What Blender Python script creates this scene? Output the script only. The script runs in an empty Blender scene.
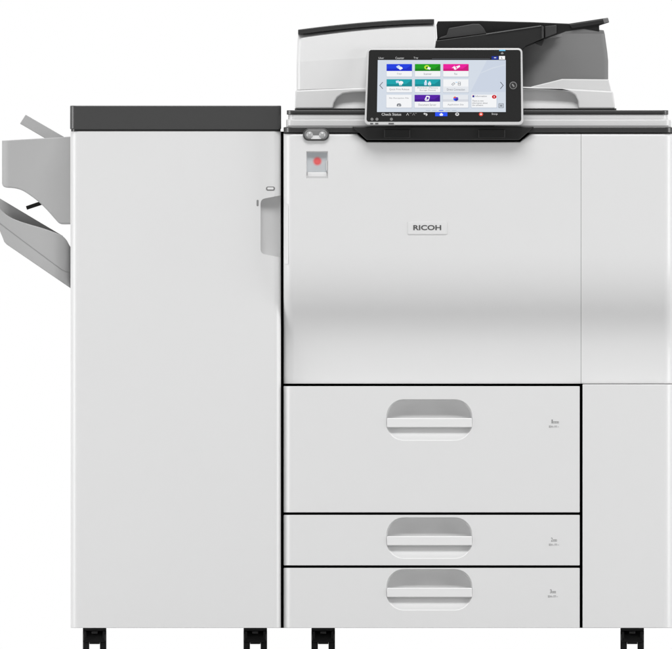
import bpy, math, random
from mathutils import Vector
random.seed(4)
S = 0.002            # metres per photograph pixel on the front plane of the machines (y = 0)
D = 6.0              # camera distance from that plane
CX, CY, FL = 336.0, 324.5, 660.0     # middle column and row of the picture, row of the floor
ZC = (FL - CY) * S

scn = bpy.context.scene
col = scn.collection

def at(px, py, y=0.0):
    """a measured photo point at depth y -> metres"""
    return Vector(((px - CX) * S, y, (FL - py) * S))

# ------------------------------------------------------------------ materials
def lin(v):
    v /= 255.0
    return v / 12.92 if v <= 0.04045 else ((v + 0.055) / 1.055) ** 2.4

def plastic(name, rgb, rough=0.45, spec=0.35, bump=0.02, k=0.97, var=0.012, metal=0.0, scale=900.0, coat=0.0):
    if isinstance(rgb, (int, float)): rgb = (rgb, rgb, rgb)
    c = [lin(v) * k for v in rgb]
    m = bpy.data.materials.new(name); m.use_nodes = True
    nt = m.node_tree; b = nt.nodes['Principled BSDF']
    tc = nt.nodes.new('ShaderNodeTexCoord')
    n = nt.nodes.new('ShaderNodeTexNoise'); n.inputs['Scale'].default_value = scale; n.inputs['Detail'].default_value = 3
    nt.links.new(tc.outputs['Object'], n.inputs['Vector'])
    n2 = nt.nodes.new('ShaderNodeTexNoise'); n2.inputs['Scale'].default_value = 5; n2.inputs['Detail'].default_value = 4
    nt.links.new(tc.outputs['Object'], n2.inputs['Vector'])
    mx = nt.nodes.new('ShaderNodeMix'); mx.data_type = 'RGBA'
    mx.inputs['A'].default_value = (*[v * (1 - var) for v in c], 1)
    mx.inputs['B'].default_value = (*[min(1, v * (1 + var)) for v in c], 1)
    nt.links.new(n2.outputs['Fac'], mx.inputs['Factor'])
    nt.links.new(mx.outputs['Result'], b.inputs['Base Color'])
    b.inputs['Roughness'].default_value = rough
    b.inputs['Specular IOR Level'].default_value = spec
    b.inputs['Metallic'].default_value = metal
    b.inputs['Coat Weight'].default_value = coat
    if bump:
        bp = nt.nodes.new('ShaderNodeBump'); bp.inputs['Strength'].default_value = bump; bp.inputs['Distance'].default_value = 0.0005
        nt.links.new(n.outputs['Fac'], bp.inputs['Height']); nt.links.new(bp.outputs['Normal'], b.inputs['Normal'])
    return m

def glow(name, rgb, k=1.0, grad=None):
    """a lit pixel area of the display; grad adds a second colour running across it"""
    m = bpy.data.materials.new(name); m.use_nodes = True
    nt = m.node_tree; b = nt.nodes['Principled BSDF']
    b.inputs['Base Color'].default_value = (0.004, 0.004, 0.004, 1)
    b.inputs['Roughness'].default_value = 0.35
    b.inputs['Specular IOR Level'].default_value = 0.1
    c = (*[lin(v) * k for v in rgb], 1)
    b.inputs['Emission Color'].default_value = c
    b.inputs['Emission Strength'].default_value = 0.97
    if grad:
        tc = nt.nodes.new('ShaderNodeTexCoord'); sp = nt.nodes.new('ShaderNodeSeparateXYZ')
        nt.links.new(tc.outputs['Object'], sp.inputs[0])
        mr = nt.nodes.new('ShaderNodeMapRange'); mr.inputs['From Min'].default_value = grad[1]; mr.inputs['From Max'].default_value = grad[2]
        nt.links.new(sp.outputs[grad[3]], mr.inputs['Value'])
        mx = nt.nodes.new('ShaderNodeMix'); mx.data_type = 'RGBA'
        mx.inputs['A'].default_value = c; mx.inputs['B'].default_value = (*[lin(v) for v in grad[0]], 1)
        nt.links.new(mr.outputs['Result'], mx.inputs['Factor'])
        nt.links.new(mx.outputs['Result'], b.inputs['Emission Color'])
    return m

M = {
    'white':  plastic('white_plastic', 226, 0.33, 0.5),
    'white2': plastic('bright_white_plastic', 232, 0.35, 0.5),
    'off':    plastic('pale_grey_plastic', 214, 0.35, 0.5),
    'silver': plastic('silver_trim', 217, 0.3, 0.5),
    'surround': plastic('panel_surround', 200, 0.3, 0.5),
    'tray':   plastic('grey_plastic', 180, 0.55, 0.2),
    'trayin': plastic('grey_plastic_inside', 196, 0.6, 0.15),
    'recess': plastic('recess_grey', 224, 0.5, 0.2),
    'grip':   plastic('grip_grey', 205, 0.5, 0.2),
    'house':  plastic('mid_grey_plastic', 128, 0.55, 0.2),
    'dark':   plastic('dark_grey_plastic', 70, 0.28, 0.5),
    'dark2':  plastic('darker_grey_plastic', 54, 0.28, 0.5),
    'black':  plastic('black_plastic', 32, 0.45, 0.3),
    'black2': plastic('satin_black_plastic', 42, 0.4, 0.3),
    'guide':  plastic('charcoal_plastic', 66, 0.45, 0.3),
    'edge':   plastic('highlight_and_trim_grey', 120, 0.4, 0.4),  # for the painted tray-edge highlight and small grey fittings
    'void':   plastic('gap_black', 6, 0.9, 0.0, bump=0, var=0),
    'rubber': plastic('rubber_black', 28, 0.6, 0.3),
    'seam_shade':   plastic('seam_and_shade_grey', 160, 0.6, 0.1, bump=0),  # tray seam, and the painted shade on the scanner base
    'ink':    plastic('printed_ink', 92, 0.6, 0.1, bump=0),
    'ink3':   plastic('grey_printed_ink', 140, 0.6, 0.1, bump=0),
    'ink4':   plastic('faint_printed_ink', 178, 0.6, 0.1, bump=0),
    'ink2':   plastic('pale_printed_ink', 140, 0.6, 0.1, bump=0),
    'chrome': plastic('lamp_lens', 172, 0.12, 0.8, bump=0),
    'lampgrey': plastic('lamp_plate_grey', 132, 0.35, 0.4, bump=0),
    'window': plastic('window_grey', (200, 204, 207), 0.25, 0.5, bump=0),
    'glass':  plastic('bezel_black_glass', 40, 0.2, 0.2, bump=0),
    'floor':  plastic('studio_floor', 192, 0.6, 0.2, bump=0.01, scale=60),
}

# ------------------------------------------------------------------ builders
def tag(o, label=None, cat=None, group=None, kind=None):
    if label: o['label'] = label
    if cat: o['category'] = cat
    if group: o['group'] = group
    if kind: o['kind'] = kind
    return o

def world_loc(o):
    v = Vector((0, 0, 0))
    while o is not None:
        v += o.location; o = o.parent
    return v

def link(name, me, parent=None, origin=None):
    """mesh given in world metres -> object under parent with its origin at `origin`"""
    og = Vector(origin) if origin is not None else sum((v.co for v in me.vertices), Vector()) / max(1, len(me.vertices))
    for v in me.vertices: v.co -= og
    o = bpy.data.objects.new(name, me); col.objects.link(o)
    o.parent = parent
    o.location = og - world_loc(parent)
    return o

class MB:
    def __init__(s): s.v = []; s.f = []; s.mi = []; s.ms = []
    def add(s, vs, fs, m):
        b = len(s.v); s.v += [tuple(v) for v in vs]
        if m not in s.ms: s.ms.append(m)
        k = s.ms.index(m)
        for f in fs: s.f.append([i + b for i in f]); s.mi.append(k)
    def build(s, name, parent=None, bevel=0, seg=3, smooth=True, origin=None):
        me = bpy.data.meshes.new(name)
        me.from_pydata(s.v, [], s.f)
        for m in s.ms: me.materials.append(M[m])
        me.polygons.foreach_set('material_index', s.mi)
        me.polygons.foreach_set('use_smooth', [smooth] * len(s.f))
        me.update()
        import bmesh
        bm = bmesh.new(); bm.from_mesh(me)
        if name != 'screen': bmesh.ops.recalc_face_normals(bm, faces=bm.faces)
        bm.to_mesh(me); bm.free()
        o = link(name, me, parent, origin)
        if bevel:
            b = o.modifiers.new('edge', 'BEVEL'); b.width = bevel; b.segments = seg; b.limit_method = 'ANGLE'; b.angle_limit = math.radians(32)
            b.use_clamp_overlap = True
        if smooth:
            me.set_sharp_from_angle(angle=math.radians(50))
            w = o.modifiers.new('normals', 'WEIGHTED_NORMAL'); w.keep_sharp = True; w.weight = 80
        return o

def rnd(pts, r, n=6):
    """round the corners of a 2D polygon; r a number or one per corner"""
    out = []; N = len(pts)
    for i, p in enumerate(pts):
        R = r[i] if isinstance(r, (list, tuple)) else r
        p = Vector(p); a = Vector(pts[i - 1]) - p; b = Vector(pts[(i + 1) % N]) - p
        if R <= 0: out.append(tuple(p)); continue
        la, lb = a.length, b.length; a.normalize(); b.normalize()
        ang = a.angle(b)
        t = min(R / math.tan(ang / 2), la * 0.49, lb * 0.49); R2 = t * math.tan(ang / 2)
        c = p + (a + b).normalized() * (R2 / math.sin(ang / 2))
        s, e = p + a * t - c, p + b * t - c
        th = s.angle(e); sg = 1 if s.x * e.y - s.y * e.x > 0 else -1
        for k in range(n + 1):
            q = sg * th * k / n
            out.append((c.x + s.x * math.cos(q) - s.y * math.sin(q), c.y + s.x * math.sin(q) + s.y * math.cos(q)))
    return out

def lerp(a, b, t): return a + (b - a) * t

def rect(x0, y0, x1, y1, r=0, n=6):
    p = [(x0, y0), (x1, y0), (x1, y1), (x0, y1)]
    return rnd(p, r, n) if r else p

def add_prism(mb, pts, yf, depth, m):
    """outline in photo pixels, pushed back from depth yf (number or function of px, py)"""
    n = len(pts)
    fy = yf if callable(yf) else (lambda x, y: yf)
    a = [at(x, y, fy(x, y)) for x, y in pts]
    b = [v + Vector((0, depth, 0)) for v in a]
    mb.add(a + b, [list(range(n)), list(range(2 * n - 1, n - 1, -1))] + [[i, i + n, (i + 1) % n + n, (i + 1) % n] for i in range(n)], m)

def prism(name, pts, yf, depth, m, parent, bevel=0, seg=3):
    mb = MB(); add_prism(mb, pts, yf, depth, m)
    return mb.build(name, parent, bevel, seg)

def column(name, x0, x1, ytop, ybot, yf, yb, m, parent, rl=0.0, rr=0.0, bevel=0.0015, seg=2, rb=0.0):
    """upright slab whose footprint has rounded front corners (metres)"""
    A = at(x0, ybot, yf); B = at(x1, ytop, yf)
    fp = rnd([(A.x, yf), (B.x, yf), (B.x, yb), (A.x, yb)], [rl, rr, rb, rb], 10)
    n = len(fp); mb = MB()
    vs = [(x, y, A.z) for x, y in fp] + [(x, y, B.z) for x, y in fp]
    mb.add(vs, [list(range(n - 1, -1, -1)), list(range(n, 2 * n))] + [[i, (i + 1) % n, (i + 1) % n + n, i + n] for i in range(n)], m)
    return mb.build(name, parent, bevel, seg)

def cut(o, pts, y0, y1):
    """cut an opening of the given outline right through between depths y0 and y1"""
    mb = MB(); add_prism(mb, pts, 0.0, y1 - y0, 'void')
    c = mb.build('cutter', None, smooth=False)
    c.location.y += y0
    wn = [m for m in o.modifiers if m.type == 'WEIGHTED_NORMAL']
    for m in wn: o.modifiers.remove(m)
    b = o.modifiers.new('cut', 'BOOLEAN'); b.operation = 'DIFFERENCE'; b.object = c; b.solver = 'EXACT'
    bpy.context.view_layer.update()
    dg = bpy.context.evaluated_depsgraph_get()
    me = bpy.data.meshes.new_from_object(o.evaluated_get(dg))
    o.modifiers.clear(); old = o.data; o.data = me; nm = old.name; bpy.data.meshes.remove(old); me.name = nm
    while len(me.materials) > 1: me.materials.pop(index=len(me.materials) - 1)
    cm = c.data; bpy.data.objects.remove(c); bpy.data.meshes.remove(cm)
    me.polygons.foreach_set('use_smooth', [True] * len(me.polygons))
    me.set_sharp_from_angle(angle=math.radians(40))
    w = o.modifiers.new('normals', 'WEIGHTED_NORMAL'); w.keep_sharp = True; w.weight = 80
    return o

def bowl(name, pts, yf, depth, m, parent, soft=0.12, rows=5):
    """a moulded hollow: rim on yf, floor pushed back by depth(px, py), walls rounded into it"""
    cx = sum(p[0] for p in pts) / len(pts); cy = sum(p[1] for p in pts) / len(pts)
    n = len(pts); vs = []; fs = []
    for k in range(rows + 1):
        t = k / rows; a = t * math.pi / 2
        s = 1 - soft * (1 - math.cos(a)); q = math.sin(a)
        for x, y in pts:
            X = cx + (x - cx) * (1 - (1 - s) * 0.5); Y = cy + (y - cy) * s
            vs.append(at(X, Y, yf + depth(x, y) * q))
    for k in range(rows):
        for i in range(n):
            j = (i + 1) % n
            fs.append([k * n + i, k * n + j, (k + 1) * n + j, (k + 1) * n + i])
    q = n // 4; b = rows * n                       # back closed in level strips, left point to right point
    Lf = [b + q - 1 - k for k in range(q)] + [b + 4 * q - 1 - k for k in range(q)]
    Rt = [b + q + k for k in range(2 * q)]
    for k in range(2 * q - 1): fs.append([Lf[k], Rt[k], Rt[k + 1], Lf[k + 1]])
    mb = MB(); mb.add(vs, fs, m)
    o = mb.build(name, parent)
    me = o.data
    if sum((p.normal.y * p.area for p in me.polygons)) > 0: me.flip_normals()
    return o

def shell(name, grid, yb, m, parent, holes=()):
    """front skin given as rows of (px, py, y), closed straight back to depth yb"""
    R, C = len(grid), len(grid[0]); vs = []; fs = []
    for r in grid:
        for x, y, d in r: vs.append(at(x, y, d))
    for i in range(R - 1):
        for j in range(C - 1):
            if (i, j) in holes: continue
            fs.append([i * C + j, i * C + j + 1, (i + 1) * C + j + 1, (i + 1) * C + j])
    loop = [j for j in range(C)] + [i * C + C - 1 for i in range(1, R)] + [(R - 1) * C + j for j in range(C - 2, -1, -1)] + [i * C for i in range(R - 2, 0, -1)]
    b = len(vs)
    for k in loop: v = vs[k]; vs.append(Vector((v.x, yb, v.z)))
    n = len(loop)
    for k in range(n): fs.append([loop[k], b + k, b + (k + 1) % n, loop[(k + 1) % n]])
    mb = MB(); mb.add(vs, fs, m)
    return mb.build(name, parent)

def text_polys(body, bold=0.0):
    cu = bpy.data.curves.new('t', 'FONT'); cu.body = body; cu.size = 1; cu.offset = bold; cu.resolution_u = 3
    o = bpy.data.objects.new('t', cu); col.objects.link(o)
    bpy.context.view_layer.update()
    me = bpy.data.meshes.new_from_object(o.evaluated_get(bpy.context.evaluated_depsgraph_get()))
    vs = [(v.co.x, v.co.y) for v in me.vertices]; fs = [list(p.vertices) for p in me.polygons]
    bpy.data.objects.remove(o); bpy.data.curves.remove(cu); bpy.data.meshes.remove(me)
    return vs, fs

def add_text(mb, body, x0, x1, ytop, ybot, yf, m, bold=0.0):
    """lettering fitted to a box in photo pixels"""
    vs, fs = text_polys(body, bold)
    ax, bx = min(v[0] for v in vs), max(v[0] for v in vs); ay, by = min(v[1] for v in vs), max(v[1] for v in vs)
    fy = yf if callable(yf) else (lambda x, y: yf)
    out = []
    for x, y in vs:
        X = x0 + (x - ax) / (bx - ax) * (x1 - x0); Y = ybot + (y - ay) / (by - ay) * (ytop - ybot)
        out.append(at(X, Y, fy(X, Y)))
    mb.add(out, fs, m)

def add_flat(mb, pts, yf, m):
    fy = yf if callable(yf) else (lambda x, y: yf)
    mb.add([at(x, y, fy(x, y)) for x, y in pts], [list(range(len(pts)))], m)

def disc(cx, cy, r, n=20, ry=None):
    ry = ry or r
    return [(cx + r * math.cos(2 * math.pi * k / n), cy + ry * math.sin(2 * math.pi * k / n)) for k in range(n)]

def smooth(v, a, b):
    t = max(0.0, min(1.0, (v - a) / (b - a)))
    return t * t * (3 - 2 * t)

def thing(name, loc, label, cat):
    o = bpy.data.objects.new(name, None); col.objects.link(o); o.location = loc; o.empty_display_size = 0.1
    return tag(o, label, cat)

def fillet(x, x0, x1, rl, rr):
    """how far the skin turns back at column x for edges rounded by rl, rr pixels"""
    d = 0.0
    if rl and x < x0 + rl: d = rl - math.sqrt(max(0, rl * rl - (x0 + rl - x) ** 2))
    if rr and x > x1 - rr: d = rr - math.sqrt(max(0, rr * rr - (x - x1 + rr) ** 2))
    return d * S

def cols_for(x0, x1, rl, rr, extra=(), n=10):
    s = set(extra) | {x0, x1}
    if rl: s |= {x0 + rl - rl * math.cos(math.pi / 2 * k / n) for k in range(n + 1)}
    if rr: s |= {x1 - rr + rr * math.cos(math.pi / 2 * k / n) for k in range(n + 1)}
    k = x0 + rl
    while k < x1 - rr: s.add(k); k += 12
    out = []
    for v in sorted(s):
        if not out or v - out[-1] > 0.02: out.append(v)
    return out

# ------------------------------------------------------------------ casters
def make_caster(px, y, parent):
    """twin-wheel furniture caster: hooded yoke between two wheels"""
    ox = at(px, 628, y).x; base = Vector((ox, y, 0))
    zt = (FL - 627.9) * S; r = 0.0285; cz = r
    hw = 0.0105
    mb = MB()
    w = 0.0235
    def block(x0, x1, y0, y1, z0, z1, m='rubber'):
        mb.add([base + Vector((a, b, c)) for a in (x0, x1) for b in (y0, y1) for c in (z0, z1)],
               [[0, 1, 3, 2], [4, 6, 7, 5], [0, 4, 5, 1], [2, 3, 7, 6], [0, 2, 6, 4], [1, 5, 7, 3]], m)
    block(-w, w, -0.028, 0.028, zt - 0.006, zt)                               # mounting plate
    for sx in (-1, 1): block(sx * 0.019 - 0.0028, sx * 0.019 + 0.0028, -0.0295, -0.026, zt - 0.030, zt - 0.0065)
    # hood: arc over the axle
    n = 14; vs = []; R1, R2 = 0.0335, 0.0305
    hh = 0.0236
    for k in range(n + 1):
        a = math.radians(14 + 152 * k / n)
        for R in (R1, R2):
            for x in (-hh, hh): vs.append(base + Vector((x, -R * math.cos(a), cz + 0.92 * R * math.sin(a))))
    fs = []
    for k in range(n):
        q = 4 * k
        fs += [[q, q + 1, q + 5, q + 4], [q + 2, q + 6, q + 7, q + 3], [q, q + 4, q + 6, q + 2], [q + 1, q + 3, q + 7, q + 5]]
    fs += [[0, 2, 3, 1], [4 * n, 4 * n + 1, 4 * n + 3, 4 * n + 2]]
    mb.add(vs, fs, 'rubber')
    block(-hw, hw, -0.012, 0.012, cz + 0.0032, zt - 0.0055)
    block(-hw, hw, -0.031, -0.027, cz + 0.0032, cz + 0.0095)                 # lip under the hood
    for sx in (-1, 1): block(sx * 0.0215 - 0.0012, sx * 0.0215 + 0.0012, -0.0352, -0.033, cz + 0.010, zt - 0.012, 'black2')                  # stem and axle boss
    block(-0.006, 0.006, -0.03, -0.0275, zt - 0.012, zt - 0.0065, 'black2')   # brake tab
    h = mb.build('caster', parent, 0.0012, 2, origin=base + Vector((0, 0, zt)))
    for sx in (-1, 1):
        wb = MB(); prof = [(0.0106, 0.010), (0.0108, 0.026), (0.0122, r), (0.0215, r), (0.0232, 0.026), (0.0236, 0.0235), (0.0225, 0.021), (0.0225, 0.006), (0.0236, 0.004), (0.0236, 0.0005)]
        n = 40; vs = []; fs = []
        for k in range(n):
            a = 2 * math.pi * k / n
            for x, R in prof: vs.append(base + Vector((sx * x, R * math.cos(a), cz + R * math.sin(a))))
        P = len(prof)
        for k in range(n):
            for j in range(P - 1):
                fs.append([k * P + j, k * P + j + 1, ((k + 1) % n) * P + j + 1, ((k + 1) % n) * P + j])
        fs.append([k * P + P - 1 for k in range(n)]); fs.append([k * P for k in range(n)])
        wb.add(vs, fs, 'rubber')
        wb.build('wheel', h, 0, origin=base + Vector((sx * 0.017, 0, cz)))
    return h

def copy_part(o, parent, x, y):
    c = o.copy(); col.objects.link(c); c.parent = parent
    z = world_loc(o).z
    c.location = Vector((x, y, z)) - world_loc(parent)
    for ch in list(o.children):
        g = ch.copy(); col.objects.link(g); g.parent = c
    return c

# ================================================================== SETTING
fb = MB()
n = 96
fb.add([(7 * math.cos(2 * math.pi * k / n), 7 * math.sin(2 * math.pi * k / n), 0) for k in range(n)], [list(range(n))], 'floor')
fl = fb.build('floor', None, smooth=False, origin=(0, 0, 0)); tag(fl, kind='structure')

# ================================================================== FINISHER
fin = thing('finisher_cabinet', ((176 - CX) * S, 0.3, 0),
            'tall narrow white cabinet with dark grey lid and grey output trays on its side', 'finisher')
BACK = 0.62
grip_pts = rnd([(260.6, 199.2), (282.5, 195.0), (282.5, 257.8), (260.6, 253.5)], [5, 0, 0, 5])
FF = -0.045
body = column('cabinet_body', 70.6, 280.9, 131.2, 628, FF, BACK, 'white', fin, 0.018, 0.015, 0.0012)
cut(body, grip_pts, FF - 0.01, FF + 0.030)
def grip_depth(x, y): return 0.022
g = MB()
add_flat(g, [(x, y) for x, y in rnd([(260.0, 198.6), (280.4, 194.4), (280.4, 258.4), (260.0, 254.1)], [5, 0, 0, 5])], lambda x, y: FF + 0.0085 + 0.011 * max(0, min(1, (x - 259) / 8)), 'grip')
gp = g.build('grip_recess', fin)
column('top_cover', 70.0, 281.2, 105.6, 129.2, FF - 0.003, BACK + 0.003, 'dark', fin, 0.013, 0.009, 0.0016, 3)
column('cover_seam', 71.0, 280.6, 129.0, 131.4, FF + 0.001, BACK - 0.001, 'dark2', fin, 0.012, 0.009, 0)
prism('gap_filler', rect(280.6, 131.5, 284.2, 628), 0.004, 0.55, 'void', fin)  # black filler added so the gap beside the cabinet reads dark
# small lens and slot beside the grip
ln = prism('indicator_lens', rect(265.9, 186.4, 275.0, 190.6, 2.05), FF - 0.0008, 0.003, 'lampgrey', fin, 0.0007, 2)
prism('lens_window', rect(267.3, 187.4, 273.6, 189.5, 1.0), FF - 0.0013, 0.002, 'white2', ln)
prism('release_slot', rect(256.6, 199.8, 258.6, 206.2, 0.9), FF - 0.0003, 0.002, 'ink2', fin)

# upper output unit, its lid tray, the lower tray
def interp(pts, x):
    """height of a polyline (sorted by x) at column x"""
    if x <= pts[0][0]: return pts[0][1]
    for (xa, ya), (xb, yb) in zip(pts, pts[1:]):
        if x <= xb: return ya + (yb - ya) * (x - xa) / max(1e-6, xb - xa)
    return pts[-1][1]
def curve(pts, n=8):
    """Catmull-Rom through the points"""
    out = []
    P = [pts[0]] + list(pts) + [pts[-1]]
    for i in range(1, len(P) - 2):
        for k in range(n):
            t = k / n
            out.append(tuple(0.5 * ((2 * P[i][c]) + (-P[i - 1][c] + P[i + 1][c]) * t + (2 * P[i - 1][c] - 5 * P[i][c] + 4 * P[i + 1][c] - P[i + 2][c]) * t * t + (-P[i - 1][c] + 3 * P[i][c] - 3 * P[i + 1][c] + P[i + 2][c]) * t ** 3) for c in (0, 1)))
    out.append(tuple(pts[-1])); return out
ub = curve([(2, 183.5), (3.2, 186.2), (6.5, 187.6), (14, 188.2), (21.5, 190.2), (29, 194.6), (38.5, 201.8), (47, 210), (55, 219), (58, 222.3), (60.3, 223.8), (63, 224.3), (70.4, 224.3)], 4)
xs = sorted(set([round(2 + 7 - 7 * math.cos(math.pi / 2 * k / 10), 3) for k in range(11)] + [p[0] for p in ub] + [70.4]))
grid = []
for t, d in ((0, 0.0016), (0.006, 0.0004), (0.015, 0), (0.35, 0), (0.7, 0), (0.975, 0), (0.99, 0.0006), (1, 0.0022)):
    grid.append([(x, lerp(140.6 - 4.0 * (x - 2) / 68.4, interp(ub, x), t), 0.05 + d + fillet(x, 2, 70.4, 7, 0)) for x in xs])
unit = shell('output_unit', grid, 0.45, 'tray', fin)
prism('upper_tray', rnd([(19.8, 123.6), (25.6, 114.6), (66, 138), (66, 149), (60, 147)], [0.8, 0.8, 0, 0, 0]), 0.10, 0.28, 'tray', fin, 0.001, 2)
prism('guide_arm', [(25.8, 206.2), (45, 199.6), (46.4, 203.4), (27.0, 209.8)], 0.16, 0.06, 'black2', fin, 0.0008, 2)
topc = curve([(-17, 190), (-8, 200), (0, 209), (9, 216.4), (20, 221.3), (32, 225), (46, 229.2), (57, 233.2), (62.5, 236), (66.5, 240), (69, 244.5), (70.5, 247)], 5)
bt = [(-17, 190.6), (-1, 229), (3, 238.5), (4.2, 241.8), (6.5, 244.4), (70.5, 288.2)]
xs = sorted(set([round(p[0], 3) for p in topc] + [-1, 3, 4.2, 6.5, 60, 62, 64, 66, 68]))
grid = []
for t, d in ((0, 0.0025), (0.012, 0.0008), (0.03, 0), (0.4, 0), (0.8, 0), (0.975, 0), (0.99, 0.0006), (1, 0.0018)):
    grid.append([(x, lerp(interp(topc, x), interp(bt, x), t), 0.045 + d + (0.022 * (max(0, x - 54) / 16.5) ** 2)) for x in xs])
o = shell('lower_tray', grid, 0.075, 'tray', fin)
lt = MB()
add_prism(lt, [(-17.6, 188), (63, 236), (66, 243), (66, 258), (-8, 214)], 0.355, 0.012, 'trayin')        # far wall
add_prism(lt, [(-12, 213), (66, 266.5), (66, 273), (-8, 222)], 0.0755, 0.278, 'trayin')                       # floor
lt.build('tray_inside', o, 0.001, 2)
sm = MB(); c = curve([(-4, 220), (20, 238.3), (40, 253.2), (58, 266.6), (63, 269.8), (67, 271.5), (70.3, 272)], 4)
add_flat(sm, [(x, y) for x, y in c] + [(x, y + 0.55) for x, y in reversed(c)], lambda x, y: 0.0445 + 0.022 * (max(0, x - 54) / 16.5) ** 2, 'seam_shade')
sm.build('seam_line', o)

cs = make_caster(94.6, 0.07, fin)
for px, y in ((255.3, 0.07), (94.6, 0.50), (255.3, 0.50)):
    copy_part(cs, fin, at(px, 628, y).x, y)

# ================================================================== PRINTER
pr = thing('office_printer', ((478 - CX) * S, 0.3, 0),
           'wide white office copier with tilted touch screen, feeder on top and paper drawers', 'printer')
XR = 673.4
column('chassis', 284.4, XR - 0.6, 133, 627.6, 0.034, 0.10, 'void', pr, bevel=0)
column('body_shell', 284.0, XR, 127, 628, 0.10, 0.66, 'white', pr, bevel=0.002, rb=0.02)

# --- upper door with a soft waist, cut away for the power window
BULGE, TUCK = 0.076, -0.022
def waist(py):
    """the skin falls back from the upper bulge to the drawer plane"""
    a, b = 247.0, 374.0
    t = max(0.0, min(1.0, (py - a) / (b - a)))
    # slope grows smoothly to row 314 and eases out below
    def bump(u):
        p = 0.52
        return (u / p) ** 1.5 if u < p else ((1 - u) / (1 - p)) ** 1.7
    n = 160; tot = sum(bump((i + .5) / n) for i in range(n)); part = sum(bump((i + .5) / n * t) for i in range(n)) * t
    return -BULGE + (BULGE + TUCK) * part / tot
def door_top(x):
    if x <= 357: return 133.4
    if x <= 366.5: return 133.4 + (x - 357) / 9.5 * 8.4
    if x <= 520: return 141.8
    if x <= 530: return 141.8 - (x - 520) / 10 * 8.4
    return 133.4
WX0, WX1, WY0, WY1 = 306.2, 328.2, 151.2, 178.2
rows = [383.6, 382.8, 381] + [380 - 2.5 * k for k in range(0, 50)]
rows = [r for r in rows if r > 257] + [254, 240, 220, 200, WY1, 165, WY0, 147]
def build_door(name, x0, x1, rl, rr, extra, hole, topf):
    cols = cols_for(x0, x1, rl, rr, extra)
    grid = []
    bot = {383.6: 0.0012, 382.8: 0.0003}
    for r in rows:
        grid.append([(x, r, waist(r) + fillet(x, x0, x1, rl, rr) + bot.get(r, 0)) for x in cols])
    for t, d in ((0.45, 0), (0.8, 0.0), (0.88, 0.0006), (0.95, 0.002), (1.0, 0.005)):
        grid.append([(x, 147 + (topf(x) - 147) * t, waist(147) + fillet(x, x0, x1, rl, rr) + d) for x in cols])
    holes = set()
    if hole:
        for i in range(len(grid) - 1):
            for j in range(len(cols) - 1):
                if cols[j] >= WX0 - .01 and cols[j + 1] <= WX1 + .01 and grid[i][0][1] <= WY1 + .01 and grid[i + 1][0][1] >= WY0 - .01: holes.add((i, j))
    return shell(name, grid, 0.033, 'white', pr, holes)
door = build_door('front_door', 283.6, 580.85, 11, 0, (WX0, WX1, 355, 357, 360, 363, 366.5, 369, 518, 520, 523, 526.5, 530, 532), True, door_top)
side = build_door('side_door', 581.15, XR, 0, 11, (), False, lambda x: 133.4)
YD = -BULGE
# red glowing power lamp behind the window: soft edge by radius
def red_mat():
    m = bpy.data.materials.new('red_lamp'); m.use_nodes = True; nt = m.node_tree; b = nt.nodes['Principled BSDF']
    tc = nt.nodes.new('ShaderNodeTexCoord'); ln = nt.nodes.new('ShaderNodeVectorMath'); ln.operation = 'LENGTH'
    nt.links.new(tc.outputs['Object'], ln.inputs[0])
    rp = nt.nodes.new('ShaderNodeMapRange'); rp.inputs['From Min'].default_value = 2.4 * S; rp.inputs['From Max'].default_value = 5.6 * S; rp.interpolation_type = 'SMOOTHSTEP'
    nt.links.new(ln.outputs['Value'], rp.inputs['Value'])
    mx = nt.nodes.new('ShaderNodeMix'); mx.data_type = 'RGBA'
    mx.inputs['A'].default_value = (lin(226), lin(104), lin(104), 1); mx.inputs['B'].default_value = (lin(198), lin(202), lin(205), 1)
    nt.links.new(rp.outputs['Result'], mx.inputs['Factor']); nt.links.new(mx.outputs['Result'], b.inputs['Base Color'])
    b.inputs['Roughness'].default_value = 0.4; b.inputs['Specular IOR Level'].default_value = 0.2
    em = nt.nodes.new('ShaderNodeMath'); em.operation = 'MULTIPLY_ADD'; em.inputs[1].default_value = -0.08; em.inputs[2].default_value = 0.08
    nt.links.new(rp.outputs['Result'], em.inputs[0]); nt.links.new(em.outputs[0], b.inputs['Emission Strength'])
    b.inputs['Emission Color'].default_value = (1, 0.12, 0.12, 1)
    return m
M['red'] = red_mat()
# power window
mb = MB()
d = 0.009
a = [at(x, y, YD) for x, y in rect(WX0, WY0, WX1, WY1)]
bk = [at(x, y, YD + d) for x, y in rect(WX0 + .8, WY0 + 1.4, WX1 - 1.2, 172.2)] 
ld = [at(WX1 - 1.2, 173.2, YD + 0.002), at(WX0 + 2.6, 173.2, YD + 0.002)]
mb.add(a + bk, [[0, 1, 5, 4], [1, 2, 6, 5], [3, 0, 4, 7]], 'off')
mb.add(bk, [[0, 1, 2, 3]], 'red')
mb.add([bk[3], bk[2], a[2], a[3]], [[0, 1, 2, 3]], 'tray')
wn = mb.build('power_window', pr, smooth=False, origin=at(317.4, 161.2, YD + d))
prism('window_ledge', rect(WX0 + 1.6, 172.3, WX1 - 1.6, 177.2, 0.5), YD + 0.003, 0.005, 'white2', wn, 0.0008, 2)
prism('window_latch', rect(326.2, 160.5, 327.4, 170.5, 0.5), YD + 0.0035, 0.004, 'off', wn, 0.0004, 2)
mb = MB(); add_flat(mb, disc(317.4, 161.2, 2.6, 32), YD + d - 0.0004, 'red')
mb.build('power_lamp', wn, smooth=False, origin=at(317.4, 161.2, YD + d - 0.0004))

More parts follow.
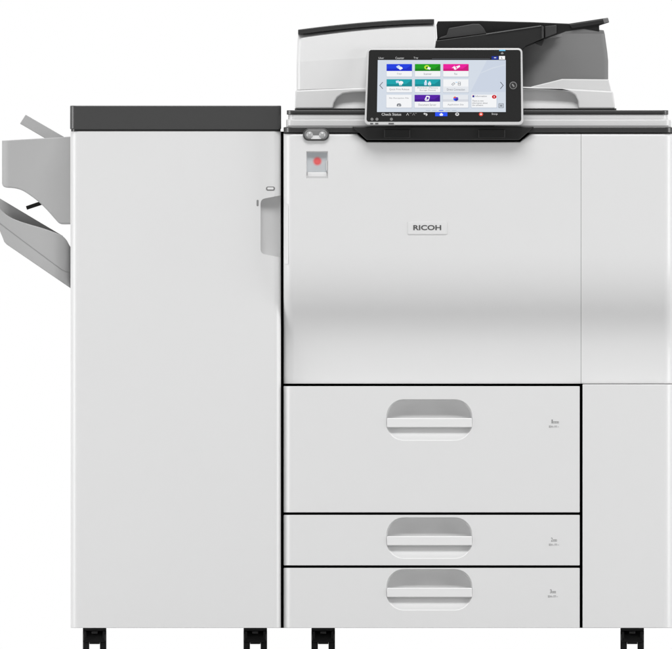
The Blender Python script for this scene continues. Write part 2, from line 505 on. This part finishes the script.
# --- name badge
bd = MB()
out, inn = rect(407.3, 221.2, 447.4, 234.9, 1.6), rect(408.0, 221.9, 446.7, 234.2, 1.1)
add_prism(bd, out, YD - 0.0006, 0.003, 'off')
badge = bd.build('name_badge', pr, 0.0004, 2)
bd = MB(); add_prism(bd, inn, YD - 0.0011, 0.002, 'white'); bd.build('badge_plate', badge, 0.0003, 2)
bd = MB(); add_text(bd, 'RICOH', 413.3, 441.2, 225.0, 230.2, YD - 0.0014, 'ink', 0.028)
bd.build('badge_lettering', badge, smooth=False)

# --- trims above the door
column('door_trim', 283.6, XR, 127.3, 132.6, YD - 0.001, 0.10, 'dark2', pr, 0.02, 0.02, 0.0009, 2)
hp = [(352, 126.6), (534, 126.6), (528.5, 131.8), (519.3, 140.0), (366.8, 140.0), (358.2, 131.8)]
hc = prism('hinge_cover', rnd(hp, [0, 0, 2, 3, 3, 2]), YD - 0.012, 0.05, 'black2', pr, 0.002, 3)
for x0, x1 in ((384.2, 410.2), (478.4, 505)):
    prism('hinge_block', rect(x0, 129.5, x1, 137.8, 0.6), YD - 0.017, 0.02, 'black', hc, 0.0012, 2)
column('scanner_base', 286.2, XR - 2.2, 119.4, 127.6, -0.067, 0.62, 'silver', pr, 0.016, 0.016, 0.002, 3)
column('scanner_step', 288.2, XR - 5.6, 114.6, 119.6, -0.0665, 0.61, 'silver', pr, 0.014, 0.014, 0.001, 3)
column('base_shade_strip', 286.8, XR - 3.0, 125.4, 127.5, -0.0686, 0.6, 'seam_shade', pr, 0.016, 0.016, 0)  # grey strip painting the shade along the foot of the scanner base
pt = column('platen_trim', 286.8, XR - 5.0, 110.2, 114.7, -0.068, 0.61, 'dark', pr, 0.014, 0.014, 0.001, 2)
column('trim_groove', 287.4, XR - 5.4, 112.7, 113.4, -0.0687, 0.60, 'black', pt, 0.014, 0.014, 0)

# --- access lamp plate by the door corner
lp = MB(); add_prism(lp, rect(302.8, 128.4, 329.2, 140.8, 6.2, 10), YD - 0.0045, 0.010, 'dark')
plate = lp.build('lamp_plate', pr, 0.0012, 2)
lp = MB(); add_prism(lp, rect(304.4, 129.6, 327.6, 139.4, 4.9, 10), YD - 0.0055, 0.004, 'lampgrey'); lp.build('plate_face', plate, 0.0008, 2)
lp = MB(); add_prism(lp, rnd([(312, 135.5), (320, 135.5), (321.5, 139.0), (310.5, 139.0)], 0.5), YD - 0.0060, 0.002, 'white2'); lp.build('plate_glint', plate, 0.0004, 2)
for cx in (309.6, 322.3):
    mb = MB(); vs = []; fs = []; n = 24; R = 3.5
    ringr = [(1.0, 0), (0.92, 0.35), (0.72, 0.66), (0.4, 0.88), (0.12, 0.96)]
    for q, h in ringr:
        for x, y in disc(cx, 134.9, R * q, n): vs.append(at(x, y, YD - 0.0055 - h * 0.005))
    for k in range(len(ringr) - 1):
        for i in range(n): fs.append([k * n + i, k * n + (i + 1) % n, (k + 1) * n + (i + 1) % n, (k + 1) * n + i])
    fs.append([(len(ringr) - 1) * n + i for i in range(n)])
    mb.add(vs, fs, 'chrome'); mb.build('status_lamp', plate)

# --- thin cover strip on the left edge of the door
prism('edge_cover', rnd([(284.3, 203.2), (287.6, 203.2), (288.4, 206), (288.4, 264), (284.3, 264)], [0, 1, 1, 0.5, 0]), lambda x, y: YD + fillet(x, 283.6, 580, 11, 0) - 0.001, 0.004, 'white2', pr, 0.0006, 2)

# --- paper drawers
DY = -0.0455       # the drawer fronts stand proud of the tucked-in door bottom
def drawer(ytop, ybot, hy, num, label):
    d = column('paper_drawer', 283.6, 579.7, ytop, ybot, DY, 0.033, 'white', pr, 0.022, 0.0, 0.0012, 2)
    d['label'] = label
    hp = rect(386.3, hy, 472.3, hy + 41.5, 17.5, 10)
    cut(d, hp, DY - 0.02, DY + 0.08)
    bowl('handle_recess', hp, DY + 0.0003, lambda x, y: 0.0012 + 0.026 * (1 - smooth((y - hy) / 41.5, 0.05, 1.06)), 'recess', d, 0.07, 6)
    prism('handle_bar', rect(386.9, hy + 18.9, 472.0, hy + 28.2, 1.0, 4), DY - 0.0025, 0.009, 'white2', d, 0.0014, 3)
    mb = MB()
    cx = 553.6 if num != '3' else 552.6; cy = hy + 20.3
    add_text(mb, num, cx - (2.0 if num == '1' else 2.6), cx - 0.9, cy, cy + 3.9, DY - 0.0004, 'ink3')
    nn = 3 if num == '1' else 2
    for k in range(nn):
        x = cx - 0.4 + k * 2.0
        for q in (rect(x, cy + 1.9, x + 1.6, cy + 2.2), rect(x, cy + 3.5, x + 1.6, cy + 3.8), rect(x, cy + 1.9, x + .35, cy + 3.8), rect(x + 1.3, cy + 1.9, x + 1.6, cy + 3.8)): add_flat(mb, q, DY - 0.0004, 'ink3')
    y = cy + 6.0
    add_flat(mb, rect(cx - 4.6, y, cx - 2.9, y + 2.2), DY - 0.0004, 'ink4')
    add_text(mb, 'B4', cx - 2.6, cx - 0.8, y, y + 2.0, DY - 0.0004, 'ink4') if False else add_flat(mb, rect(cx - 2.4, y + .3, cx - 1.1, y + 1.9), DY - 0.0004, 'ink4')
    add_flat(mb, rect(cx - 0.8, y + 1.2, cx + 0.5, y + 1.6), DY - 0.0004, 'ink4')
    for k in (0.9, 2.3): 
        for q in (rect(cx + k, y + .2, cx + k + 1.0, y + .5), rect(cx + k, y + .2, cx + k + .3, y + 2), rect(cx + k + .75, y + .2, cx + k + 1.0, y + 2)): add_flat(mb, q, DY - 0.0004, 'ink4')
    add_flat(mb, rect(cx + 4.0, y + 1.2, cx + 5.4, y + 1.6), DY - 0.0004, 'ink4')
    mb.build('tray_number', d, smooth=False)
    return d
drawer(386.2, 512.4, 399.2, '1', 'tall top paper drawer marked 1')
drawer(514.9, 565.4, 517.3, '2', 'shallow middle paper drawer marked 2')
drawer(567.9, 628.0, 569.0, '3', 'lowest paper drawer marked 3')
column('side_panel', 582.6, XR, 384.3, 628, DY, 0.033, 'white', pr, 0.0, 0.022, 0.0012, 2)

# --- document feeder
FY = -0.063
base = [(295.0, 108.6), (295.4, 90.4), (364, 87.6), (524, 86.6), (613.0, 91.2), (615.2, 108.6), (578.4, 108.6), (578.0, 101), (575, 95), (570, 92.0), (562, 90.4),
        (524, 89.6), (470, 90), (420, 90.6), (352, 92.2), (343, 93.6), (337.4, 97.4), (334.0, 103), (333.0, 108.6)]
fd = prism('document_feeder', base, FY, 0.06, 'off', pr, 0.003, 3)
fb = MB(); add_prism(fb, [(331, 109), (331, 88), (580, 88), (580, 109)], lambda x, y: FY + 0.010 + 0.016 * max(0, min(1, (108 - y) / 18)) , 0.02, 'recess')
fb.build('feeder_recess', fd)
column('feeder_foot', 294.8, 616.4, 108.3, 110.5, FY - 0.0015, 0.5, 'black2', fd, 0.006, 0.006, 0.0006, 2)
column('feeder_back', 297, 613, 92, 108.5, FY + 0.061, 0.5, 'off', fd, bevel=0.002)
# left cover: creased skin, top rolls back under the dark lid strip
def lid_y(x): 
    t = max(0.0, min(1.0, (x - 298) / 136.0))
    return 30.2 - 10.6 * (1 - (1 - t) ** 1.75) 
x0, x1 = 296.4, 436.4
cols = cols_for(x0, x1, 6, 3, (300, 310, 320))
grid = []
def edge_x(x, py):
    t = (x - x0) / (x1 - x0)
    L = 296.6 if py > 62 else 296.6 + (62 - py) / 27 * 1.2
    R = 434.6 if py > 48 else 434.6 + 2.0 * math.sin(math.pi * max(0, min(1, (48 - py) / 25)))
    return L + (R - L) * t
for k in range(12):
    row = []
    for x in cols:
        t = (x - x0) / (x1 - x0)
        zb = 90.6 - 4.0 * t; zk = 61.5 - 9.0 * t; zt = lid_y(x) + 8.2 - 2.0 * t; ztt = lid_y(x) + 3.5
        py, dy = {0: (zb, 0.004), 1: (zb - 0.6, 0.001), 2: (zb - 1.4, 0), 3: (lerp(zb, zk, .5), 0), 4: (zk + 1, 0), 5: (zk, 0.0002), 6: (zk - 1, 0.0006), 7: (lerp(zk, zt, .5), 0.003),
                  8: (zt + 0.8, 0.0062), 9: (zt, 0.0070), 10: (zt - 0.8, 0.010), 11: (ztt, 0.024)}[k]
        row.append((edge_x(x, py), py, FY + 0.004 + dy + fillet(x, x0, x1, 6, 3)))
    grid.append(row)
shell('feeder_cover', grid, 0.48, 'white', fd)
xs = [298 + 136.2 * k / 24 for k in range(25)]
strip = [(x, lid_y(x) - 0.6) for x in xs] + [(x, lid_y(x) + 4.2 - 0.4 * (x - 298) / 136) for x in reversed(xs)]
prism('lid_strip', strip, FY + 0.006, 0.43, 'dark2', fd, 0.0012, 2)
# right side: grey housing with white shelf
shelf = [(528, 88.0), (532, 86.4), (562, 79.0), (608.6, 79.4), (611.6, 92), (562, 89.5)]
prism('white_shelf', shelf, FY + 0.008, 0.42, 'off', fd, 0.002, 3)
hx0, hx1 = 500.0, 608.2
hcols = cols_for(hx0, hx1, 0, 5)
grid = []
for k in range(7):
    t = k / 6; row = []
    for x in hcols:
        zt = 33.6 if x > 560 else 33.6 + (560 - x) * 0.16
        py = lerp(88, zt, t)
        X = x if x < 560 else 560 + (x - 560) * ((608.2 if py > 58 else 608.2 - (58 - py) / 24 * 3.4) - 560) / (hx1 - 560)
        row.append((X, py, FY + 0.022 + 0.05 * ((hx1 - x) / 108) ** 2 + fillet(x, hx0, hx1, 0, 5)))
    grid.append(row)
shell('grey_housing', grid, 0.44, 'house', fd)
prism('housing_cap', [(548, 34.4), (562, 28.2), (590, 28.0), (598, 29.6), (603.8, 30.2), (604.8, 34.4), (548, 38)], FY + 0.0312, 0.40, 'house', fd, 0.001, 2)
# black document tray
tb = [(437.8, 21.2), (480, 20.8), (530, 22), (569, 23.6), (599, 19), (608, 17.7), (609.2, 22.4), (599.2, 25.6), (599.4, 31.4), (584, 29.0), (566, 31.2), (552, 36.5), (525, 47.5), (518, 54), (434.8, 54), (434.9, 47), (437.2, 38), (436.4, 25)]
tray = prism('document_tray', tb, FY + 0.03, 0.36, 'black', fd, 0.0012, 2)
prism('side_guide', rnd([(438.6, 39.6), (440, 37.4), (446.5, 35.2), (448.6, 28.2), (473, 23.9), (480, 24.0), (484, 28.6), (486.6, 33.6)], [0, 1, 2, 2, 4, 4, 3, 0]), FY + 0.020, 0.012, 'guide', tray, 0.0014, 3)
prism('tray_front', [(436.2, 40.6), (486, 33.8), (541.6, 25.4), (543.6, 26.6), (543.8, 38.2), (526, 45.6), (518, 53), (434.8, 53), (434.8, 46)], FY + 0.012, 0.02, 'black2', tray, 0.0012, 2)
mb = MB()
for k in range(37):
    t0, t1 = k / 37, (k + .72) / 37
    xa, ya, xb, yb = lerp(486.3, 541.2, t0), lerp(33.4, 25.2, t0), lerp(486.3, 541.2, t1), lerp(33.4, 25.2, t1)
    add_prism(mb, [(xa, ya), (xb, yb), (xb, yb + 1.0), (xa, ya + 1.0)], FY + 0.010, 0.006, 'edge')
mb.build('edge_highlight', tray, smooth=False)  # grey dashes paint the highlight along the tray's top edge
prism('tray_end_cap', [(541.8, 25.8), (543.6, 26.4), (543.7, 37.8), (541.8, 38.4)], FY + 0.0095, 0.006, 'guide', tray, 0.0005, 2)
prism('hinge_bracket', [(545, 26.2), (556.4, 25.0), (556.4, 33.4), (545, 37.6)], FY + 0.018, 0.02, 'guide', tray, 0.001, 2)
prism('tray_wedge', [(533.5, 43.0), (545.0, 38.6), (541.6, 46.0)], FY + 0.017, 0.02, 'black2', tray, 0.0006, 2)
prism('stop_tip', [(602.6, 18.9), (608.0, 18.2), (608.6, 22.0), (604, 23.3)], FY + 0.0285, 0.01, 'edge', tray, 0.0006, 2)
prism('extension_bar', [(569, 24.4), (602.5, 19.2), (603.6, 23.4), (572, 28.4)], FY + 0.026, 0.30, 'black2', tray, 0.0012, 2)

# --- control panel
def PY(x, y): return -0.116 + (125.5 - y) * S * 0.30
def LAY(k): return lambda x, y: PY(x, y) - 0.0004 * k
fr = rnd([(367.2, 48.0), (522.4, 48.0), (523.4, 125.2), (364.4, 125.2)], [4.5, 4.5, 5, 5], 8)
cp = prism('control_panel', fr, PY, 0.026, 'surround', pr, 0.0030, 4)
cp['label'] = 'tilted touch screen in a black and silver surround'
bz = prism('bezel', rnd([(369.0, 49.9), (520.6, 49.9), (521.3, 121.7), (366.4, 121.7)], [2.6, 2.6, 2.6, 2.6], 6), LAY(2), 0.004, 'glass', cp, 0.0006, 2)
prism('panel_arm', [(395, 110), (495, 110), (495, 127.4), (395, 127.4)], lambda x, y: PY(x, y) + 0.030, 0.05, 'black', cp, 0.003, 2)

def tile_grad(n, a, b, x0, x1):
    M[n] = glow(n, a)
G = {'bg': (214, 222, 233), 'bg2': (205, 214, 229), 'card': (246, 247, 249), 'card2': (231, 234, 239), 'card3': (216, 219, 226), 'plum': (96, 52, 190), 'shade': (184, 193, 208), 'blue': (24, 62, 226), 'blued': (16, 40, 200), 'green': (22, 160, 22), 'greend': (12, 128, 14),
     'pink': (236, 22, 156), 'pinkd': (208, 8, 124), 'teal': (16, 164, 174), 'teald': (8, 138, 148), 'violet': (86, 24, 166), 'violetd': (66, 10, 140), 'sblue': (40, 84, 248), 'txt': (70, 74, 82), 'txt2': (112, 116, 124),
     'wtxt': (214, 214, 214), 'wtxt2': (150, 150, 150), 'redd': (206, 22, 34), 'reddot': (236, 84, 66), 'sky': (118, 198, 240), 'navy': (28, 48, 150), 'pure': (250, 250, 252), 'lime': (196, 232, 60), 'orange': (238, 96, 50), 'ice': (206, 226, 250), 'arrow': (84, 88, 98)}
for k, v in G.items(): M['d_' + k] = glow('display_' + k, v)

sc = MB()
def R_(x0, y0, x1, y1, m, k, r=0): add_flat(sc, rect(x0, y0, x1, y1, r, 4), LAY(k), 'd_' + m)
def P_(pts, m, k): add_flat(sc, pts, LAY(k), 'd_' + m)
def T_(s, x0, x1, y0, y1, m, k, b=0.0): add_text(sc, s, x0, x1, y0, y1, LAY(k), 'd_' + m, b)
P_([(377.8, 60), (505.8, 60), (505.8, 112), (377.0, 112)], 'bg', 3.4)
P_([(487, 60.2), (505.6, 60.2), (505.6, 92), (470.5, 92)], 'bg2', 3.8)
P_([(481, 72.5), (492, 67.6), (505.6, 64.2), (505.6, 65.2), (492, 68.8), (480.4, 73.6)], 'bg', 4.1)
# header words and status chips
T_('User', 378.6, 384.0, 57.0, 58.9, 'wtxt', 3.5); T_('Counter', 395.4, 404.2, 56.9, 59.0, 'wtxt', 3.5); T_('Tray', 413.6, 418.2, 56.9, 59.1, 'wtxt', 3.5)
R_(432, 58.6, 490, 58.9, 'txt2', 3.5)
R_(499.2, 49.7, 505.4, 51.0, 'sky', 3.5); P_(disc(502.2, 53.4, 1.5, 12, .8), 'wtxt2', 3.5); P_([(501.4, 52.6), (503, 52.6), (502.2, 51.9)], 'wtxt2', 3.6)
R_(491.6, 56.2, 498.2, 59.4, 'navy', 3.5); R_(494, 57.2, 496.2, 58.2, 'wtxt', 3.9); R_(499.0, 56.0, 505.0, 59.5, 'pure', 3.5); R_(501.2, 57.0, 501.7, 58.6, 'txt', 3.9); R_(501.2, 58.3, 502.6, 58.7, 'txt', 3.9)
# tiles
CX_ = [(386.6, 412.0), (414.9, 440.4), (443.2, 468.6)]; RY = [(64.0, 71.0, 76.6), (79.2, 86.5, 92.3), (94.8, 101.7, 107.7)]
tiles = [[('blue', 'blued', 'Copy'), ('green', 'greend', 'Scanner'), ('pink', 'pinkd', 'Fax')],
         [('teal', 'teald', 'Quick Print Release'), ('teal', 'teald', 'Print/Scan (Memory|Storage Device)'), (None, None, 'Direct Connection')],
         [(None, None, 'No Reception File'), ('violet', 'violetd', 'Document Server'), ('card2', 'card3', 'Application Site')]]
for r in range(3):
    for c in range(3):
        xa, xb = CX_[c]; ya, ym, yb = RY[r]; m1, m2, s = tiles[r][c]
        if r == 2: xa -= .3; xb -= .3
        R_(xa - .2, ya + .2, xb + .3, yb + .55, 'shade', 4.2, 0.5)
        R_(xa, ya, xb, yb, 'card', 4.6, 0.4)
        if r == 2 and c == 0 or r == 1 and c == 2: R_(xa + .3, ym, xb - .3, yb - .2, 'card2', 4.9) if r == 1 else None
        mx = (xa + xb) / 2
        if m1:
            R_(xa, ya, xb, ym, m1, 5.0, 0.3 if r < 2 else 0.3); R_(xa, ym - 2.4, xb, ym - 0.05, m2, 5.2)
            if m1 != 'card2': P_([(xb - 9, ym - .1), (xb - .1, ya + .6), (xb - .1, ym - .1)], m2, 5.4)
        ln = s.split('|')
        w = {'Copy': 4.6, 'Scanner': 8, 'Fax': 3, 'Quick Print Release': 20, 'Direct Connection': 18, 'No Reception File': 19.5, 'Document Server': 17.8, 'Application Site': 16}.get(s, 20)
        ty = (ym + yb) / 2 - 1.0
        if s.startswith('No'): T_(s, mx - w / 2, mx + w / 2, ya + 2.6, ya + 4.3, 'txt2', 5.6)
        elif len(ln) == 2:
            T_(ln[0], mx - 10.2, mx + 10.2, ym + .6, ym + 2.4, 'txt2', 5.6); T_(ln[1], mx - 8, mx + 8, ym + 2.9, ym + 4.7, 'txt2', 5.6)
        else: T_(s, mx - w / 2, mx + w / 2, ty, ty + 2.1, 'txt2', 5.6)
        cy = (ya + ym) / 2
        W = 'ice' if m1 == 'blue' else 'pure'
        if (r, c) == (0, 0):
            P_(rnd([(mx - 3.4, cy - .9), (mx - .4, cy - 2.4), (mx + 1.9, cy - .4), (mx - 1.2, cy + 1.2)], .5, 3), W, 5.6); P_(rnd([(mx - 1.2, cy + .7), (mx + 1.9, cy - .9), (mx + 3.8, cy + .9), (mx + .8, cy + 2.4)], .5, 3), 'pure', 5.9)
        elif (r, c) == (0, 1):
            P_(disc(mx - .8, cy - .2, 2.6, 16, 2.2), 'lime', 5.6); P_(disc(mx - .5, cy, 1.4, 12, 1.1), 'greend', 5.9); P_(rnd([(mx + .4, cy - .6), (mx + 3.2, cy + .2), (mx + 2.4, cy + 2.3), (mx - .6, cy + 1.5)], .4, 3), 'pure', 6.2)
        elif (r, c) == (0, 2):
            P_([(mx - 4.2, cy + .6), (mx - 1.2, cy - 1.8), (mx - 1.2, cy + .2)], 'pure', 5.6); P_(rnd([(mx - 1.8, cy - .2), (mx + 3.8, cy - 2.4), (mx + 4.2, cy - .8), (mx - .6, cy + 2.4), (mx - 2.2, cy + 1.6)], .5, 3), 'pure', 5.9); P_(disc(mx + .4, cy + .3, .8, 10), 'pink', 6.2)
        elif (r, c) == (1, 0):
            P_(rnd([(mx - 3.6, cy - 2), (mx - .6, cy - 2.6), (mx, cy - .4), (mx - 3, cy + .4)], .4, 3), 'ice', 5.6); P_(disc(mx + 1.6, cy - .2, 2.4, 14, 1.7), 'pure', 5.9); R_(mx - .2, cy + .6, mx + 2.6, cy + 2.4, 'pure', 6.2, .4); R_(mx + .4, cy + 1.2, mx + 2, cy + 1.6, 'teald', 6.5)
        elif (r, c) == (1, 1):
            R_(mx - 3.4, cy - 1.0, mx - .8, cy + 2.4, 'ice', 5.6, .5); R_(mx - 2.6, cy - 2.6, mx - 1.2, cy - .6, 'pure', 5.9, .2); R_(mx + .4, cy - .2, mx + 3.4, cy + 2.4, 'pure', 5.9, .6); R_(mx + 1.0, cy - 1.4, mx + 2.8, cy - .3, 'ice', 5.9); R_(mx + 1.2, cy + 1.0, mx + 2.6, cy + 1.5, 'teald', 6.2)
        elif (r, c) == (1, 2):
            P_(rnd([(mx - 4.6, cy + 1.4), (mx - 2.0, cy - .6), (mx - .6, cy + .8), (mx - 3.2, cy + 2.8)], .3, 3), 'txt2', 5.6); P_(rnd([(mx - 4.0, cy + 1.5), (mx - 2.0, cy), (mx - 1.2, cy + .8), (mx - 3.2, cy + 2.2)], .2, 3), 'card', 5.9)
            R_(mx + 2.0, cy - 1, mx + 4.8, cy + 2.6, 'txt2', 5.6, .3); R_(mx + 2.4, cy - .6, mx + 4.4, cy + .6, 'card', 5.9); R_(mx + 2.4, cy + 1.1, mx + 4.4, cy + 2.2, 'card', 5.9); R_(mx - .4, cy - .9, mx + 1.4, cy - .4, 'sky', 5.6)
        elif (r, c) == (2, 0):
            P_(rnd([(mx - 2.2, yb - 3.2), (mx - 1.2, yb - 4.2), (mx + 1.2, yb - 4.2), (mx + 2.2, yb - 3.2), (mx + 2.2, yb - 1.4), (mx - 2.2, yb - 1.4)], .3, 3), 'txt2', 5.6); R_(mx - .9, yb - 3.0, mx - .1, yb - 1.8, 'card', 5.9); R_(mx + .4, yb - 3.0, mx + 1.4, yb - 2.4, 'card', 5.9)
        elif (r, c) == (2, 1):
            P_(rnd([(mx - 2.8, cy + 1.4), (mx - 1, cy - 2.6), (mx + 2.8, cy - 2.2), (mx + 1.4, cy + 2.6), (mx - 1.6, cy + 2.8)], .8, 3), 'pure', 5.6); P_(disc(mx + .3, cy - .2, 1.2, 12), 'violet', 5.9); R_(mx - 2.0, cy + 1.2, mx + .6, cy + 1.7, 'violet', 5.9)
        else:
            P_(rnd([(mx - 2.6, cy - .8), (mx - .4, cy - 2.0), (mx + 1.0, cy - .2), (mx - .6, cy + 1.2)], .6, 3), 'orange', 5.6); P_(rnd([(mx - 2.6, cy - .4), (mx + .4, cy + .4), (mx + .4, cy + 3), (mx - 1.8, cy + 2.0)], .6, 3), 'sblue', 5.8)
            P_(rnd([(mx - .4, cy - 1.2), (mx + 2.6, cy - 1.0), (mx + 2.8, cy + 1.6), (mx + .2, cy + 3)], .8, 3), 'plum', 6.0); P_(rnd([(mx - .6, cy + .9), (mx + 2.4, cy + .5), (mx + 2.2, cy + 2.2), (mx + .2, cy + 3)], .5, 3), 'navy', 6.2)
# notice card, arrows, page marks
R_(471.2, 94.9, 497.0, 108.1, 'shade', 4.2, .5); R_(471.4, 94.7, 496.6, 107.6, 'card', 4.6, .4)
R_(472.4, 95.2, 474.4, 97.3, 'navy', 5, .3); P_([(472.4, 95.2), (473.4, 95.2), (472.4, 96.4)], 'redd', 5.3); T_('Information', 475.4, 486.8, 95.2, 97.0, 'txt2', 5)
P_(disc(494.2, 96.8, 2.3, 18, 1.9), 'redd', 5); T_('1', 493.9, 494.5, 96.0, 97.6, 'pure', 5.4)
T_('There is new', 472.2, 483.6, 100.0, 101.6, 'txt', 5); T_('information about', 472.2, 487.6, 102.2, 103.8, 'txt', 5); T_('the software.', 472.2, 483.4, 104.3, 105.9, 'txt', 5)
for a in ((498.6, 103.4, 503.6, 103.9), (498.6, 107.4, 503.6, 107.9), (498.6, 103.4, 499.2, 107.9), (503.0, 103.4, 503.6, 107.9)): R_(*a, 'txt2', 5)
R_(500.0, 104.6, 502.2, 106.7, 'txt2', 5); R_(500.9, 104.6, 501.2, 106.7, 'bg', 5.3)
def chevron(x0, xm, yc, h, m):
    w = 0.75; s = 1 if xm > x0 else -1
    P_([(x0, yc - h), (x0 + w * s, yc - h - .1), (xm + w * s * .6, yc), (x0 + w * s, yc + h + .1), (x0, yc + h), (xm - w * s * .5, yc)], m, 5)
chevron(383.2, 379.8, 85.4, 3.3, 'arrow'); chevron(500.0, 503.2, 85.4, 3.4, 'arrow')
for k, x in enumerate((425.8, 432.2, 438.8, 445.4, 452.0)): R_(x, 110.1, x + 4.6, 110.8, 'sblue' if k == 2 else 'shade', 5)
# footer
T_('Check Status', 381.6, 401.2, 113.0, 115.6, 'wtxt', 3.5, 0.01)
for x, c in ((407.6, 'wtxt'), (413.6, 'wtxt2')): P_([(x - 1.4, 115.4), (x - .9, 115.4), (x, 113.4), (x + .9, 115.4), (x + 1.4, 115.4), (x, 112.8)], c, 3.5)
R_(409.6, 113, 411.6, 113.4, 'wtxt2', 3.5); R_(415.0, 113, 416.8, 113.4, 'wtxt2', 3.5)
P_([(423.2, 113.7), (425, 112.6), (425, 113.3), (427, 113.4), (427.6, 114.8), (426.2, 116), (425.6, 115.2), (426.4, 114.5), (425, 114.3), (425, 115)], 'wtxt', 3.5)
R_(435.2, 112.3, 447.4, 116.2, 'sblue', 3.7); P_(rnd([(439.4, 114.4), (441.3, 112.8), (443.2, 114.4), (442.6, 115.7), (440, 115.7)], .3, 2), 'pure', 4.1)
P_(disc(457.2, 114.2, 2.0, 16, 1.7), 'wtxt', 3.5); P_(disc(457.2, 114.0, .9, 10, .7), 'txt', 3.9)
P_(disc(481.0, 114.2, 2.1, 16, 1.9), 'reddot', 3.5); R_(480.2, 113.5, 481.8, 114.8, 'pure', 3.9); T_('Stop', 491.6, 497.6, 112.9, 115.4, 'wtxt', 3.5)
sc.build('screen', cp, smooth=False)

# round card-reader mark at the right, small lamps at the lower left
mb = MB()
add_prism(mb, disc(513.2, 85.4, 3.8, 28), LAY(3.0), 0.0015, 'edge'); mb.build('sensor_ring', cp, 0.0004, 2)
mb = MB(); add_prism(mb, disc(513.2, 85.4, 3.0, 24), LAY(4.2), 0.0010, 'black'); ring = mb.build('sensor_face', cp, 0.0003, 2)
mb = MB(); add_flat(mb, rnd([(511.6, 84.4), (512.8, 83.6), (514.8, 86.4), (513.6, 87.2)], .3, 3), LAY(4.9), 'lampgrey'); mb.build('sensor_symbol', cp, smooth=False)
for x in (372.0, 377.0, 391.4):
    mb = MB(); add_prism(mb, disc(x, 119.2, 1.5, 16), LAY(3.2), 0.001, 'edge'); mb.build('panel_lamp', cp)
for x, w in ((371.7, 1.5), (376.8, 1.6), (391.2, 2.7)):
    mb = MB(); add_flat(mb, rect(x - w, 122.9, x + w, 124.5, .4, 2), LAY(0.8), 'ink'); mb.build('lamp_symbol', cp, smooth=False)

for px, y in ((323.2, 0.07), (632.2, 0.07), (323.2, 0.50), (632.2, 0.50)):
    copy_part(cs, pr, at(px, 628, y).x, y)

# ================================================================== CAMERA, LIGHT
cam = bpy.data.cameras.new('camera'); co = bpy.data.objects.new('camera', cam); col.objects.link(co)
co.location = (0, -D, ZC); co.rotation_euler = (math.radians(90), 0, 0)
cam.type = 'ORTHO'; cam.ortho_scale = 672 * S; cam.sensor_fit = 'HORIZONTAL'      # the photograph shows no perspective at all
cam.clip_start = 0.5; cam.clip_end = 200
scn.camera = co

w = bpy.data.worlds.new('World'); scn.world = w; w.use_nodes = True
nt = w.node_tree; bg = nt.nodes['Background']
tc = nt.nodes.new('ShaderNodeTexCoord'); sp = nt.nodes.new('ShaderNodeSeparateXYZ')
nt.links.new(tc.outputs['Generated'], sp.inputs[0])
mr = nt.nodes.new('ShaderNodeMapRange'); mr.interpolation_type = 'SMOOTHSTEP'
mr.inputs['From Min'].default_value = -0.35; mr.inputs['From Max'].default_value = 0.55
mr.inputs['To Min'].default_value = 0.2; mr.inputs['To Max'].default_value = 1.0
nt.links.new(sp.outputs['Y'], mr.inputs['Value'])
nt.links.new(mr.outputs['Result'], bg.inputs['Color']); bg.inputs['Strength'].default_value = 1.0

def softbox(name, loc, tgt, w, h, power):
    l = bpy.data.lights.new(name, 'AREA'); l.shape = 'RECTANGLE'; l.size = w; l.size_y = h; l.energy = power
    o = bpy.data.objects.new(name, l); col.objects.link(o); o.location = loc
    o.rotation_euler = (Vector(tgt) - Vector(loc)).to_track_quat('-Z', 'Y').to_euler()
    return o
softbox('softbox_left', (-5.3, -1.6, 0.45), (0, 0, 0.5), 2.0, 3.6, 172)
softbox('softbox_right', (5.3, -1.6, 0.45), (0, 0, 0.5), 2.0, 3.6, 172)
softbox('softbox_top', (0, -5.9, 11.2), (0, 0, 0.6), 8.5, 3.0, 1270)

scn.view_settings.view_transform = 'Standard'
scn.view_settings.look = 'None'
scn.view_settings.exposure = 0
scn.view_settings.gamma = 1
scn.render.film_transparent = False
scn.cycles.max_bounces = 8
scn.cycles.use_denoising = True
